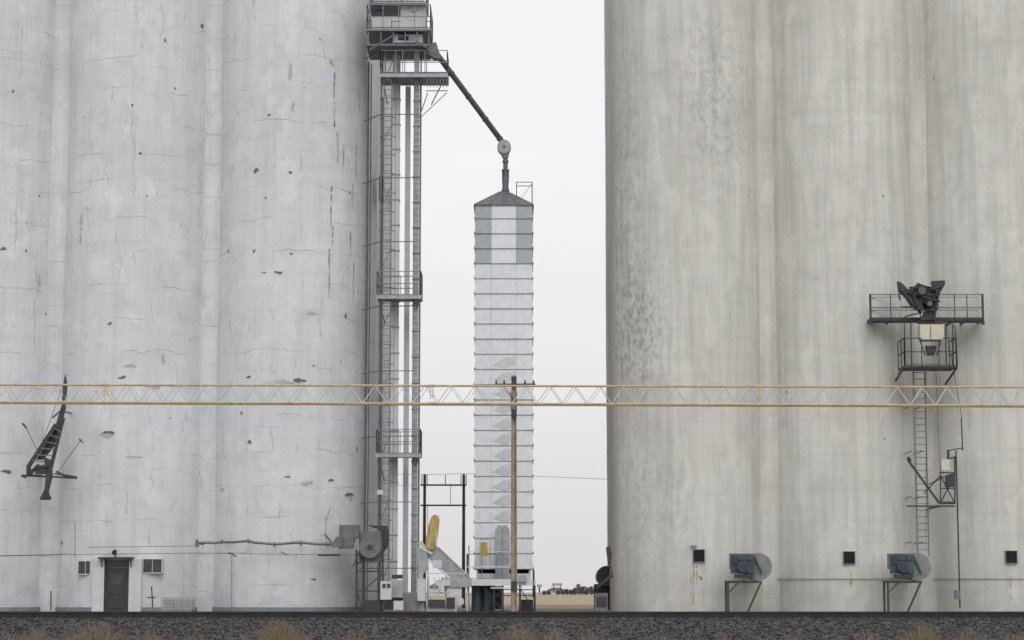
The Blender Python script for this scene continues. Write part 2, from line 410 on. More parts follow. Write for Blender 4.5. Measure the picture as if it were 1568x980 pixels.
def plat(a,b_,py,depth,h=1.15,y0=-.7):
    x0,x1=X(a,D,py),X(b_,D,py); z=Z(py,D)
    pl.box(x0,x1,y+y0,y+y0+depth,z-.08,z)
    g.box(x0-.02,x1+.02,y+y0-.03,y+y0,z-.14,z+.06)
    railing(pl,x0+.02,x1-.02,y+y0,y+y0+depth,z,h,.036,1,'FLRB',.9)
    for xx in (x0+.1,x1-.1): dk.beam((xx,y+y0,z-.12),(xx*.7+xb*.3,y+.9,z-1.1),.045)
plat(583,686,119,2.0); plat(578,646,456,1.6); plat(577,645,697,1.6)
for k in range(7): dk.beam((X(655+5*k,D,125),y-.66,Z(121,D)),(X(655+5*k,D,125),y-.66,Z(139,D)),.03)
dk.pb((652,139),(686,139),D-.66,.04); dk.pb((655,142),(642,180),D-.4,.045); dk.pb((684,142),(644,180),D-.4,.035)
x0,x1=X(563,D,60),X(661,D,60)
pl.box(x0,x1,y-1,y+2,Z(52,D)-.1,Z(52,D)); dk.box(x0,x1-.1,y-.9,y+1.9,Z(77,D)-.0,Z(77,D)+.08)
railing(pl,x0+.03,x1-.03,y-1,y+2,Z(52,D),1.15,.036,1,'FLRB',.8)
for px in (566,585,604,622,640,658):
    dk.beam((X(px,D,60),y-.9,Z(77,D)),(X(px,D,60),y-.9,Z(52,D)),.05)
dk.pb((566,76),(604,53),D-.9,.05); dk.pb((658,76),(622,53),D-.9,.05)
g.box(X(604,D,60),X(648,D,60),y-.7,y+.5,Z(76,D)+.15,Z(54,D)-.12)
hc=W(634,16,D); gl.tube((hc.x,y-.45,hc.z),(hc.x,y+.5,hc.z),.62,n=24)
gl.box(hc.x-.62,hc.x+.62,y-.44,y+.49,Z(50,D),hc.z)
g.tube((hc.x,y-.52,hc.z),(hc.x,y-.45,hc.z),.2,n=14); gl.box(X(570,D,20),X(600,D,20),y-.4,y+.4,Z(50,D),Z(30,D))
pl.box(X(566,D,0),X(655,D,0),y-.8,y+1.5,Z(11,D)-.06,Z(11,D)); railing(pl,X(568,D,0),X(654,D,0),y-.8,y+1.5,Z(11,D),1.1,.036,1,'FLRB',.9)
for px in (568,654): pl.beam((X(px,D,20),y-.8,Z(52,D)),(X(px,D,20),y-.8,Z(11,D)),.06)
g.box(hc.x-.3,hc.x+.3,y-.3,y+.3,Z(11,D),Z(-15,D))
pl.pb((590,78),(590,118),D-.3,.06); g.pb((606,78),(606,118),D,.12); 
B_=B('motor_housing','blue',e); B_.tube((X(575,D,40),y-.5,Z(17,D)),(X(587,D,40),y-.5,Z(17,D)),.16,n=12); B_.tube((X(608,D),y-.6,Z(62,D)),(X(624,D),y-.6,Z(62,D)),.2,n=14); B_.done()
dk.prism([(W(640,76,D).x,W(640,76,D).z),(W(668,66,D).x,W(668,66,D).z),(W(676,92,D).x,W(676,92,D).z),(W(664,90,D).x,W(664,90,D).z)],y-.25,y+.3)
dk.tube((-6.93,3.0,0),(-6.93,3.0,Z(80,D)),.05,n=6)
dk.tube((-6.83,3.4,0),(-6.83,3.4,Z(80,D)),.03,n=6); dk.tube((-6.70,10.5,0),(-6.70,10.5,Z(80,D)),.05,n=6)
K=B('opening','black',e); K.box(X(583,112),X(590,112),9.6,10.2,Z(320,112),Z(283,112)); K.box(X(601,124),X(605,124),24,24.6,Z(308,124),Z(290,124)); K.done()
g.box(xa-.5,xa+.4,y-.4,y+.6,0,.9); dk.box(xb-.35,xb+.5,y-.3,y+.5,0.1,.7); gl.box(X(600,D,890),X(618,D,890),y-.9,y-.3,Z(915,D),Z(888,D))
for b in (g,gl,dk,pl): b.done()

# spout from the leg head to the dryer
e=group('grain_spout'); DD=106.
sp_,sj=multi(e,('spout_pipe','mid',1),('spout_head','galv',1))
A=W(664,76,101); Bp=W(768,216,DD)
sp_.tube(A,Bp,.14,n=12)
d=(Bp-A)
for t in (.02,.25,.5,.75,.97): sp_.tube(A+d*t,A+d*(t+.006),.165,n=12)
c=W(772,226,DD); 
sj.tube(c+Vector((0,-.3,0)),c+Vector((0,.3,0)),.34,n=22); sp_.tube(c+Vector((0,-.34,0)),c+Vector((0,-.3,0)),.08,n=14); sj.tube(c+Vector((0,0,0)),W(774,242,DD),.3,.15,12)
sp_.tube(W(774,236,DD),W(774,262,DD),.12); sp_.tube(W(774,246,DD),W(774,249,DD),.16); sp_.tube(W(774,262,DD),W(774,279,DD),.18); sp_.tube(W(774,260,DD),W(774,262.5,DD),.2)
sp_.tube(W(774,278,DD),W(774,297,DD),.16); sp_.tube(W(774,290,DD),W(774,293,DD),.2)
sp_.done(); sj.done()

# ---------------------------------------------------------------- dryer tower (square plan, stacked louvred tiers)
e=group('grain_dryer_tower')
wp,gp,ln,rf,ch_,sr,sm=multi(e,('white_panels','panel',0),('grey_panels','pgrey',0),('panel_lips','mid',0),('hip_roof','mid',0),('louvre_chevrons','chev',0),('service_railings','rail',0),('panel_seams','galv',0))
cx=X(771.5,DD); cy=DD+CAMY; ap=1.40
ztop=Z(320,DD); zbot=Z(872,DD); n=24; th=(ztop-zbot)/n
fs_=.60
def ring(r,z): return [(cx-r,cy-r,z),(cx+r,cy-r,z),(cx+r,cy+r,z),(cx-r,cy+r,z)]
for i in range(n):
    z1=ztop-i*th; z0=z1-th+.02
    r0=ap*1.005+random.uniform(-.008,.008); r1=ap*.99
    lo=ring(r0,z0); hi=ring(r1,z1)
    for k in range(4):
        p0,p1,q0,q1=[Vector(v) for v in (lo[k],lo[(k+1)%4],hi[k],hi[(k+1)%4])]
        fa=[0,.5-fs_/2.8,.5+fs_/2.8,1]
        for s_ in range(3):
            tgt=gp if (i<4 and not(s_==1 and k in(0,2))) else wp
            tgt.add([p0.lerp(p1,fa[s_]),p0.lerp(p1,fa[s_+1]),q0.lerp(q1,fa[s_+1]),q0.lerp(q1,fa[s_])],[(0,1,2,3)])
    a=ring(r0+.01,z0-.018); b2=ring(r0+.01,z0)
    for k in range(4):
        kk=(k+1)%4; ln.beam((Vector(a[k])+Vector(b2[k]))/2,(Vector(a[kk])+Vector(b2[kk]))/2,.018,.022)
        vx=(Vector(b2[k])-Vector((cx,cy,b2[k][2]))).normalized(); pp=Vector(b2[k])+vx*.01
        ln.box(pp.x-.02,pp.x+.02,pp.y-.02,pp.y+.02,z0-.03,z0+.08)
    for sx_ in (-fs_,fs_): sm.beam((cx+sx_,cy-r0-.004,z0+.01),(cx+sx_,cy-r1-.004,z1-.03),.012)
    if i>=10 and i<21:
        s=min(1,(i-9)/8)*.05+.014; fy=cy-ap*1.003
        zz0=z0+.05; zt_=z1-.07
        vs=[(cx-fs_*.95,fy+.005,zz0+.12),(cx+.0,fy-s,zt_-.12),(cx+fs_*.95,fy+.005,zt_-.02),(cx+fs_*.95,fy+.005,zz0+.16),(cx+.05,fy-s*.5,zz0)]
        ch_.add(vs,[(0,1,4),(1,2,3),(1,3,4)])
wp.box(cx-1.2,cx+1.2,cy-1.2,cy+1.2,zbot-.2,ztop-.05)
ev=ring(ap*1.03,ztop-.02); pk=ring(.17,Z(294,DD)); 
for k in range(4):
    kk=(k+1)%4; rf.add([ev[k],ev[kk],pk[kk],pk[k]],[(0,1,2,3)]); rf.beam(Vector(ev[k])-Vector((0,0,.03)),Vector(ev[kk])-Vector((0,0,.03)),.05)
    ln.beam(ev[k],pk[k],.03)
rf.add(ev,[(3,2,1,0)])
for t in (-.7,0.,.7): ln.beam((cx+t,cy-ap*1.03,ztop),(cx+t*.12,cy-.19,Z(295,DD)),.02)
railing(sr,X(791,DD),X(815,DD),cy-.5,cy+.5,ztop+.1,1.15,.035,0,'FBLR',.9); 
sr.beam((X(791,DD),cy-.5,ztop+.1),(X(815,DD),cy-.5,ztop+1.2),.02); sr.box(X(791,DD),X(817,DD),cy-.5,cy+.5,ztop+.04,ztop+.1)
zd=Z(888,DD)
wp.box(cx-1.3,cx+1.3,cy-1.2,cy+1.2,zd+.05,zbot-.02)
sr.box(X(716,DD,888),X(820,DD,888),cy-2.0,cy+1.6,zd-.12,zd); wp.box(X(716,DD,888),X(820,DD,888),cy-2.04,cy-2.0,zd-.28,zd+.02)
railing(sr,X(716,DD,888),X(784,DD,888),cy-2.0,cy+1.4,zd,1.2,.035,1,'FLR',.8)
ol,bl,bk=multi(e,('yellow_gate','olive',0),('plenum_tanks','blue',1),('underframe','dark',0))
ol.box(X(737,DD,840),X(747,DD,840),cy-2.1,cy-2.05,Z(852,DD),Z(832,DD)); ol.pb((735,826),(750,826),DD-2.05,.04); ol.pb((735,826),(735,870),DD-2.05,.03);ol.pb((750,826),(750,870),DD-2.05,.03)
sr.pb((718,885),(718,835),DD-2,.05); wp.pb((712,868),(780,868),DD-2.05,.05); wp.pb((718,845),(778,845),DD-2.05,.03)
sm.prism([(X(759,DD,830),zd+.05),(X(780,DD,830),zd+.05),(X(780,DD,830),Z(812,DD)),(X(776,DD,830),Z(806,DD)),(X(763,DD,830),Z(806,DD)),(X(759,DD,830),Z(812,DD))],cy-1.62,cy-1.3)
ln.beam((X(769.5,DD,830),cy-1.63,zd+.1),(X(769.5,DD,830),cy-1.63,Z(810,DD)),.02); ln.tube((X(766,DD),cy-1.66,Z(846,DD)),(X(766,DD),cy-1.62,Z(846,DD)),.06)
for px in (731,747): bl.tube((X(px,DD,910),cy-1.2,0),(X(px,DD,910),cy-1.2,zd-.12),.26,n=16)
for px in (718,757,770,796,818): bk.beam((X(px,DD,910),cy-1.9,0),(X(px,DD,910),cy-1.9,zd-.12),.1)
for a,b_ in (((740,900),(770,935)),((770,900),(740,935)),((757,912),(820,912)),((757,903),(820,903)),((796,900),(818,935))): bk.pb(a,b_,DD-1.85,.045)
bk.box(X(742,DD,910),X(768,DD,910),cy-.8,cy,0.1,zd-.3); bk.box(X(798,DD,910),X(816,DD,910),cy-1.2,cy+.6,0.0,.55)
wp.box(X(752,DD,910),X(800,DD,910),cy-2.1,cy-2.05,zd-.42,zd-.36)
gp.box(X(793,DD,895),X(806,DD,895),cy-2.4,cy-1.9,zd-.1,zd+.2)
bk.tube(W(817,915,DD-2),W(817,872,DD-2),.05)
for b in (wp,gp,ln,rf,ch_,sr,sm,ol,bl,bk): b.done()

# ---------------------------------------------------------------- conveyor with yellow hood
e=group('transfer_conveyor')
a,b_,c,d_=multi(e,('yellow_hood','olive',1),('conveyor_casing','galv',0),('drive_frame','dark',0),('boxes','galvl',0))
D=99.5
a.pprism([(661,791),(666,788),(671,790),(673,796),(671,815),(668,834),(664,841),(658,842),(653,838),(652,828),(656,806)],D,.45)
d_.pb((663,795),(657,836),D-.24,.03)
b_.pprism([(649,838),(668,835),(720,884),(716,897),(700,893),(648,848)],D+.3,.5)
d_.pb((672,838),(718,882),D-.0,.04); d_.pb((648,850),(700,896),D-.0,.04)
for t in (.2,.45,.7): d_.pb((651+52*t,846+46*t),(668+51*t,836+47*t),D+.03,.03)
d_.pb((645,838),(662,848),D-.1,.12); d_.pb((643,830),(652,842),D,.2)
b_.pprism([(640,838),(654,842),(655,870),(648,880),(650,938),(638,938),(641,870)],D+.1,.45)
b_.pprism([(676,884),(722,886),(722,899),(676,899)],D,.6)
d_.pb((668,815),(668,838),D-.3,.05); d_.pb((655,855),(655,936),D,.08); d_.pb((683,880),(683,936),D,.07); d_.pb((716,897),(716,936),D,.07)
d_.pb((655,878),(716,878),D-.35,.04); d_.pb((655,908),(690,908),D-.2,.06); d_.pb((655,912),(683,935),D,.05)
for k in range(5): d_.pb((657+8*k,884),(657+8*k,908),D-.3,.04)
for s in ((663,677,858,870),(668,690,888,897),(640,652,886,920)): d_.box(X(s[0],D,900),X(s[1],D,900),D+CAMY-.5,D+CAMY-.1,Z(s[3],D),Z(s[2],D))
d_.box(X(655,D,900),X(700,D,900),D+CAMY-.3,D+CAMY+.4,0.05,.35); c.box(X(656,D,925),X(682,D,925),D+CAMY-.5,D+CAMY-.3,Z(930,D),Z(918,D))
c.box(X(684,D,925),X(697,D,925),D+CAMY-.5,D+CAMY-.3,Z(931,D),Z(915,D)); d_.tube(W(676,900,D-.6),W(676,900,D),.14,n=12); d_.tube(W(704,921,D-.3),W(704,921,D+.3),.2,n=12)
for q in (a,b_,c,d_): q.done()

# blower + ducts beside the left bank
e=group('dust_blower')
b1,b2,b3,b4=multi(e,('fan_housing','mid',1),('duct','mid',0),('support_frame','dark',0),('control_boxes','galvl',0))
D=99.3
cc=W(567,838,D); b1.tube(cc+Vector((0,-.3,0)),cc+Vector((0,.4,0)),.5,n=22); b3.tube(cc+Vector((0,-.33,0)),cc+Vector((0,-.3,0)),.12,n=16)
b2.pprism([(551,814),(583,814),(588,858),(574,862),(551,860)],D+.3,.5)
b2.pprism([(520,804),(551,804),(551,822),(543,826),(540,840),(520,840)],D+.4,.6)
b2.pprism([(515,822),(524,822),(524,838),(508,838)],D,.4)
b3.pb((551,812),(551,858),D-.1,.06)
b3.pprism([(563,805),(593,805),(595,817),(594,836),(587,846),(584,812)],D+.8,.5)
for px in (546,556,586): b3.pb((px,842),(px,936),D,.09); b3.pb((px,842),(px,936),D+1.2,.08)
b3.pb((546,862),(556,862),D,.07); b3.pb((546,875),(586,875),D,.06); b3.pb((546,905),(586,905),D,.06); b3.pb((546,905),(556,935),D,.05); b3.pb((540,868),(552,842),D-.2,.05)
b3.pb((556,905),(586,878),D,.05); b3.box(X(557,D,920),X(583,D,920),D+CAMY,D+CAMY+.8,.0,.55)
b4.box(X(583,D,900),X(600,D,900),D+CAMY-.2,D+CAMY+.3,Z(918,D),Z(890,D)); b4.box(X(603,D,920),X(618,D,920),D+CAMY-.2,D+CAMY+.3,Z(934,D),Z(920,D))
b3.box(X(600,D,900),X(616,D,900),D+CAMY-.2,D+CAMY+.3,Z(886,D),Z(880,D)); b2.box(X(617,D,920),X(640,D,920),D+CAMY-.1,D+CAMY+.5,0,Z(918,D))
for s in ((586,591,894,900),(593,598,894,900)): b3.box(X(s[0],D,900),X(s[1],D,900),D+CAMY-.23,D+CAMY-.2,Z(s[3],D),Z(s[2],D))
b4.box(X(577,D,757),X(586,D,757),D+CAMY+.2,D+CAMY+.5,Z(757,D),Z(750,D)); b3.pb((582,757),(582,790),D+.3,.05)
for q in (b1,b2,b3,b4): q.done()

# ---------------------------------------------------------------- railcar loading spouts
e=group('railcar_loading_spout')   # folded against the wall
k,k2,k3=multi(e,('spout_arm','dark',0),('spout_brackets','mid',0),('stay_cables','wire',0))
D=99.3
k.pprism([(100,573),(103,590),(100,622),(95,622),(97,590)],D,.15)
k.pb((98,622),(88,655),D,.2); k.pb((86,650),(44,714),D,.17); k.pb((97,640),(78,716),D,.15); k.pb((86,650),(96,650),D,.1); k.pb((44,712),(44,727),D,.18); k.pb((44,727),(60,712),D,.15)
k.pprism([(90,640),(98,636),(90,672),(78,690),(66,704),(56,704),(76,672)],D+.25,.1)
for t in range(6): k2.pb((84-7*t,656+10*t),(94-3.2*t,662+9*t),D-.1,.05)
k.pb((33,728),(118,732),D,.08); k.pb((33,728),(40,731),D-.3,.12); k.pb((100,728),(118,731),D-.2,.1)
k.pprism([(68,700),(78,704),(80,728),(74,752),(77,764),(62,764),(69,750),(71,728)],D,.3); k.pb((53,716),(74,713),D-.2,.12)
k.pb((62,763),(78,763),D,.14)
k.pprism([(57,715),(72,716),(70,726),(55,726)],D,.4); k.pb((86,722),(102,730),D,.09)
k2.pb((80,640),(98,625),D+.4,.08); 
for p in ((96,630),(84,726),(45,727)): 
    q=W(*p,D); k2.beam(q,(q.x,1.9,q.z+.1),.07)
k3.pb((125,672),(88,724),D,.025); k3.pb((38,650),(60,696),D,.025); k3.pb((34,648),(41,656),D,.07); k3.pb((121,672),(127,678),D,.05); k3.pb((100,580),(60,690),D,.02)
for q in (k,k2,k3): q.done()

e=group('railcar_loading_spout')   # with platforms
k,k2,k3,k4,k5=multi(e,('spout_machinery','dark',0),('platform_and_railings','mid',0),('cream_hopper','cream',0),('access_ladder','mid',0),('stay_cables','wire',0))
D=99.2; y=D+CAMY
xx=[X(1333,D,480),X(1505,D,480)]
k.box(xx[0],xx[1],y,y+.9,Z(491,D),Z(486,D))
for zz,t in ((451,.045),(471,.055),): k2.beam((xx[0],y,Z(zz,D)),(xx[1],y,Z(zz,D)),t); k2.beam((xx[0],y+.9,Z(zz,D)),(xx[1],y+.9,Z(zz,D)),t*.6)
for px in (1333,1364,1462,1481,1505):
    k.beam((X(px,D,480),y,Z(491,D)),(X(px,D,480),y,Z(450,D)),.09 if px in(1333,1505) else .04)
    k.beam((X(px,D,480),y,Z(490,D)),(X(px,D,480),3.2,Z(490,D)),.08)
k.pb((1333,492),(1333,497),D,.14); k.pb((1505,492),(1505,497),D,.14)
k.pprism([(1374,431),(1380,434),(1392,446),(1396,452),(1410,460),(1414,476),(1408,477),(1396,470),(1386,455),(1378,447)],D-.3,.35)
k.pprism([(1400,438),(1406,434),(1418,444),(1426,455),(1420,470),(1408,460),(1402,450)],D-.2,.4)
k.pprism([(1426,431),(1446,430),(1446,436),(1438,450),(1434,470),(1431,491),(1412,491),(1414,478),(1428,470),(1432,450)],D-.3,.35)
for a_,b_ in (((1378,440),(1410,480)),((1446,432),(1420,470)),((1392,440),(1440,440)),((1400,450),(1440,462)),((1404,434),(1436,445)),((1395,440),(1412,490)),((1440,440),(1430,490)),((1374,432),(1378,460)),((1380,470),(1405,470)),((1385,485),(1412,478)),((1385,447),(1436,452)),((1404,476),(1436,474))):
    k.pb(a_,b_,D-.6,.065)
k.pprism([(1392,442),(1438,440),(1436,474),(1410,476),(1398,466)],D+.1,.2)
k2.tube(W(1412,445,D-.9),W(1412,445,D+.3),.17,n=14); k2.tube(W(1424,465,D-.9),W(1424,465,D+.2),.12,n=12)
k.pb((1405,494),(1444,494),D-.3,.14); k3.pprism([(1407,498),(1443,498),(1443,518),(1440,521),(1410,521),(1407,518)],D-.4,.7)
k2.pb((1425,498),(1425,521),D-.77,.03)
k.pb((1409,522),(1441,522),D-.7,.06); k.pb((1409,522),(1417,545),D-.7,.05); k.pb((1441,522),(1434,545),D-.7,.05); k.pprism([(1417,530),(1434,530),(1430,544),(1420,544)],D-.4,.3)
x0,x1=X(1380,D,560),X(1461,D,560); zz=Z(562,D)
k.box(x0,x1,y-.7,y+.9,zz-.1,zz); railing(k,x0+.03,x1-.03,y-.7,y+.9,zz,1.25,.04,1,'FLR',.9)
for px in (1385,1395,1448,1459): k.beam((X(px,D,540),y-.1,zz),(X(px,D,540),y-.1,Z(492,D)),.05)
for px in (1380,1461): k.beam((X(px,D,560),y-.7,zz-.08),(X(px,D,560),3.0,zz-.9),.07); 
k.pb((1462,498),(1466,560),D-.2,.05); k.pb((1380,567),(1376,574),D-.6,.1)
ladder(k4,X(1407.5,D),y+.3,Z(852,D),Z(568,D),.52,.05)
for py in (620,690,760,830):
    q=W(1407,py,D); k4.beam((q.x-.26,y+.3,q.z),(q.x-.26,3.3,q.z),.04); k4.beam((q.x+.26,y+.3,q.z),(q.x+.26,3.3,q.z),.04)
for a_,b_,t in (((1388,775),(1462,775),.07),((1462,698),(1462,772),.06),((1438,724),(1462,724),.05),((1440,728),(1440,768),.05),((1390,704),(1438,770),.09),((1438,770),(1462,770),.12),
              ((1452,690),(1452,705),.1),((1446,730),(1418,744),.05),((1415,756),(1440,728),.05),((1440,748),(1462,748),.05),((1390,700),(1394,707),.14),((1450,690),(1474,686),.05),((1472,640),(1474,690),.05),((1440,770),(1462,728),.05),((1440,728),(1462,770),.05)):
    k.pb(a_,b_,D-.1,t)
k3.box(X(1439,D,712),X(1453,D,712),y-.4,y,Z(721,D),Z(704,D)); k.pprism([(1448,728),(1461,724),(1461,746),(1448,746)],D,.3)
q=W(1440,775,D); k.beam(q,(q.x,3.0,q.z),.08); q=W(1462,700,D); k.beam(q,(q.x,2.2,q.z),.06)
k5.tube((X(1467,99.9,800),y+.75,.2),(X(1467,99.9,800),y+.75,Z(690,100)),.035,n=6); k5.pb((1447,492),(1473,640),D,.025); k5.pb((1418,568),(1418,840),D+.2,.02); k5.pb((1433,568),(1440,728),D-.2,.02)
k2.box(X(1463,99.6,905),X(1471,99.6,905),y+.5,y+.7,Z(918,D),Z(904,D))
for q in (k,k2,k3,k4,k5): q.done()

# ---------------------------------------------------------------- aeration fans
def fan(px,D=98.6):
    e=group('aeration_fan'); h,t,fr,bx=multi(e,('scroll_housing','scroll',1),('motor_housing','teal',0),('stand','dark',0),('outlet_duct','scroll',0))
    y=D+CAMY
    c=W(px+20,868,D)
    h.tube((c.x,y-.25,c.z),(c.x,y+.35,c.z),.58,n=28); h.tube((c.x,y-.29,c.z),(c.x,y-.25,c.z),.62,n=28); h.tube((c.x,y+.35,c.z),(c.x,y+.39,c.z),.62,n=28)
    h.tube((c.x+.1,y-.31,c.z-.02),(c.x+.1,y-.29,c.z-.02),.34,n=20)
    bx.prism([(c.x-1.25,c.z+.6),(c.x+.0,c.z+.6),(c.x+.0,c.z-.1),(c.x-1.25,c.z-.1)],y-.2,y+.3)
    bx.box(c.x-.6,c.x+.3,y+.39,2.2,c.z-.35,c.z+.35)
    t.box(c.x-1.25,c.x-.2,y-.5,y-.3,c.z-.30,c.z+.56); t.tube((c.x-.75,y-.9,c.z-.02),(c.x-.75,y-.3,c.z-.02),.24,n=16)
    t.beam((c.x-.2,y-.4,c.z+.5),(c.x+.15,y-.4,c.z-.3),.08)
    fr.tube((c.x-.75,y-.93,c.z-.02),(c.x-.75,y-.9,c.z-.02),.17,n=14); fr.box(c.x-1.1,c.x-.3,y-.8,y-.4,c.z-.5,c.z-.34)
    fr.beam((c.x-1.25,y-.52,c.z+.3),(c.x-.3,y-.52,c.z+.3),.03); fr.beam((c.x-.5,y-.52,c.z-.3),(c.x-.5,y-.52,c.z+.56),.03)
    zf=c.z-.62
    fr.box(c.x-1.45,c.x+.0,y-.7,y+.5,zf-.1,zf)
    fr.beam((c.x-1.4,y-.6,0),(c.x-1.4,y-.6,zf-.1),.08); fr.beam((c.x-1.4,y+.4,0),(c.x-1.4,y+.4,zf-.1),.08)
    fr.beam((c.x+.1,y-.6,zf-.02),(c.x-.55,y-.6,0.0),.08); fr.beam((c.x-1.35,y-.6,zf-.5),(c.x-.9,y-.6,zf-.05),.05)
    fr.beam((c.x-.55,y-.6,0),(c.x-1.4,y-.6,0.03),.05)
    fr.box(c.x-1.15,c.x-.95,y-.56,y-.5,c.z+.1,c.z+.5)
    for q in (h,t,fr,bx): q.done()
fan(1140); fan(1383)

# ---------------------------------------------------------------- overhead truss in front
e=group('overhead_truss')
yc,wd,ps2=multi(e,('chords','yellow',1),('web_bars','web',0),('splices','yellow',0))
D=90.
T0,T1=W(-700,587.5,D),W(2268,594.5,D); B0,B1=W(-700,614,D),W(2268,624,D)
off=Vector((0,.42,0))
yc.tube(T0,T1,.046,n=8); yc.tube(B0-off*.5,B1-off*.5,.046,n=8); yc.tube(B0+off,B1+off,.035,n=8); yc.tube(T0+off*1.0+Vector((0,0,.02)),T1+off*1.0+Vector((0,0,.02)),.025,n=6)
N=int((T1-T0).x/1.02)
for i in range(N):
    f0,f1,f2=i/N,(i+.5)/N,(i+1)/N
    t=T0.lerp(T1,f1); a_=B0.lerp(B1,f0)-off*.5; b_=B0.lerp(B1,f2)-off*.5
    wd.beam(a_,t,.036); wd.beam(t,b_,.036)
    a2=B0.lerp(B1,f0+.12/N)+off; b2=B0.lerp(B1,f2+.12/N)+off; t2=T0.lerp(T1,f1+.12/N)+off
    wd.beam(a2,t2,.018); wd.beam(t2,b2,.018)
    if i%2==0: wd.beam(a_,B0.lerp(B1,f0)+off,.03); wd.beam(t,t+off,.03)
for px in (-338,162,661,1162,1662):
    f=(W(px,600,D).x-T0.x)/(T1.x-T0.x); t=T0.lerp(T1,f); b_=B0.lerp(B1,f)-off*.5
    ps2.beam(t+Vector((-.05,-.03,-.03)),b_+Vector((-.05,0,.2)),.045); ps2.beam(t+Vector((.06,-.03,-.05)),b_+Vector((.06,0,.3)),.045)
    ps2.tube(b_+Vector((-.13,0,0)),b_+Vector((.13,0,0)),.075,n=10); ps2.tube(t+Vector((-.1,0,0)),t+Vector((.1,0,0)),.065,n=10)
for p in (T0,T1):
    ps2.beam((p.x,p.y,0),(p.x,p.y,p.z+.2),.3); ps2.beam((p.x,p.y+1.5,0),(p.x,p.y,p.z-.5),.15)
for q in (yc,wd,ps2): q.done()

# ---------------------------------------------------------------- poles
e=group('utility_pole'); p1,p2,p3=multi(e,('pole_shaft','wood',1),('crossarm','dwood',0),('insulators','dark',1))
D=93.5; t=W(787,575,D)
p1.tube((t.x,t.y,-.2),t,.145,.11,14)
zz=Z(590,D); p2.box(X(757,D,590),X(820,D,590),t.y-.22,t.y-.11,zz-.07,zz+.06); 
for px in (760,772,804,817): p3.tube((X(px,D,590),t.y-.16,zz+.06),(X(px,D,590),t.y-.16,zz+.2),.045,.03,8)
p3.beam(W(772,592,D-.15),W(786,612,D-.15),.03); p3.beam(W(802,592,D-.15),W(788,612,D-.15),.03)
p3.tube(W(787,577,D-.2),W(787,592,D-.2),.12); p3.box(t.x-.12,t.x+.12,t.y-.3,t.y-.12,Z(641,D),Z(628,D)); p3.beam(W(782,600,D-.2),W(783,630,D-.2),.035); p3.beam(W(791,600,D-.2),W(791,630,D-.2),.03)
p3.box(t.x-.13,t.x+.13,t.y-.2,t.y-.1,Z(905,D),Z(890,D)); p3.tube((t.x+.06,t.y-.14,0),(t.x+.06,t.y-.12,Z(640,D)),.012,n=5)
for q in (p1,p2,p3): q.done()
e=group('h_frame_utility_pole'); p1,p2,p3=multi(e,('poles','dwood',1),('crossarms','dwood',0),('overhead_wires','wire',0))
D=125.
for px in (650,710): p1.tube((X(px,D,800),D+CAMY,0),(X(px,D,800),D+CAMY,Z(726,D)),.11,.08,10)
for py in (743,774): 
    q=W(644,py,D); q2=W(714,py,D); p2.box(q.x,q2.x,q.y-.25,q.y-.13,q.z-.045,q.z+.045)
for px in (646,654,706,714,682): p3.beam(W(px,743,D-.2),W(px,727,D-.2),.045)
for a_,b_ in (((644,727),(714,725)),((640,726),(500,728)),((714,725),(960,735)),((640,743),(500,745))): p3.beam(W(*a_,D),W(*b_,D),.02)
p3.pb((690,743),(690,774),D,.03); p3.pb((655,774),(655,900),D,.03)
for q in (p1,p2,p3): q.done()

# ---------------------------------------------------------------- small yard things
e=group('wire_crate'); a,b_,c_=multi(e,('mesh_cage','galv',0),('pallet','wood',0),('liner','galvl',0))
D=97.; x0,x1=X(247,D,925),X(293,D,925); zt=Z(915,D); y=D+CAMY
for i in range(11): xx_=x0+(x1-x0)*i/10; [a.beam((xx_,yy,.14),(xx_,yy,zt),.03) for yy in (y,y+1)]
for i in range(5): zz=.14+(zt-.14)*i/4; [a.beam((x0,yy,zz),(x1,yy,zz),.03) for yy in (y,y+1)]; a.beam((x0,y,zz),(x0,y+1,zz),.025); a.beam((x1,y,zz),(x1,y+1,zz),.025)
c_.box(x0+.05,x1-.05,y+.05,y+.95,.16,zt-.05)
for i in range(3): b_.box(x0,x1,y+.4*i,y+.4*i+.15,0,.1)
b_.box(x0,x1,y,y+1,.1,.14)
a.done(); b_.done(); c_.done()
e=group('storage_tank'); a,b_=multi(e,('shell','galv',1),('saddles','dark',0)); 
q=W(929,882,112); a.tube(q,q+Vector((.1,5,0)),.5,n=24); b_.tube(q+Vector((0,-.03,0)),q+Vector((0,.1,0)),.52,n=24)
for dy in (.6,4): b_.box(q.x-.5,q.x+.5,q.y+dy,q.y+dy+.25,0,q.z-.4)
a.done(); b_.done()
e=group('loading_chute'); a,b_=multi(e,('chute','dark',0),('generator_box','mid',0)); D=100.5
a.pb((938,880),(914,900),D,.1); a.pprism([(928,838),(934,836),(937,850),(934,864),(931,866)],D,.3); a.pb((934,860),(938,885),D,.06)
b_.box(X(911,D,920),X(930,D,920),D+CAMY-.3,D+CAMY+.6,0,Z(908,D)); a.box(X(913,D,920),X(928,D,920),D+CAMY-.34,D+CAMY-.3,.25,.7)
a.done(); b_.done()
e=group('field_sign'); a,b_=multi(e,('posts','dark',0),('sign_boards','galv',0)); D=240
for px in (848,858): a.pb((px,908),(px,893),D,.1)
b_.box(X(845,D,895),X(861,D,895),D+CAMY-.2,D+CAMY-.1,Z(897,D),Z(893,D)); a.pb((826,908),(826,897),D,.16); b_.box(X(822,D,895),X(830,D,895),D+CAMY-.2,D+CAMY-.1,Z(899,D),Z(895,D))
a.done(); b_.done()
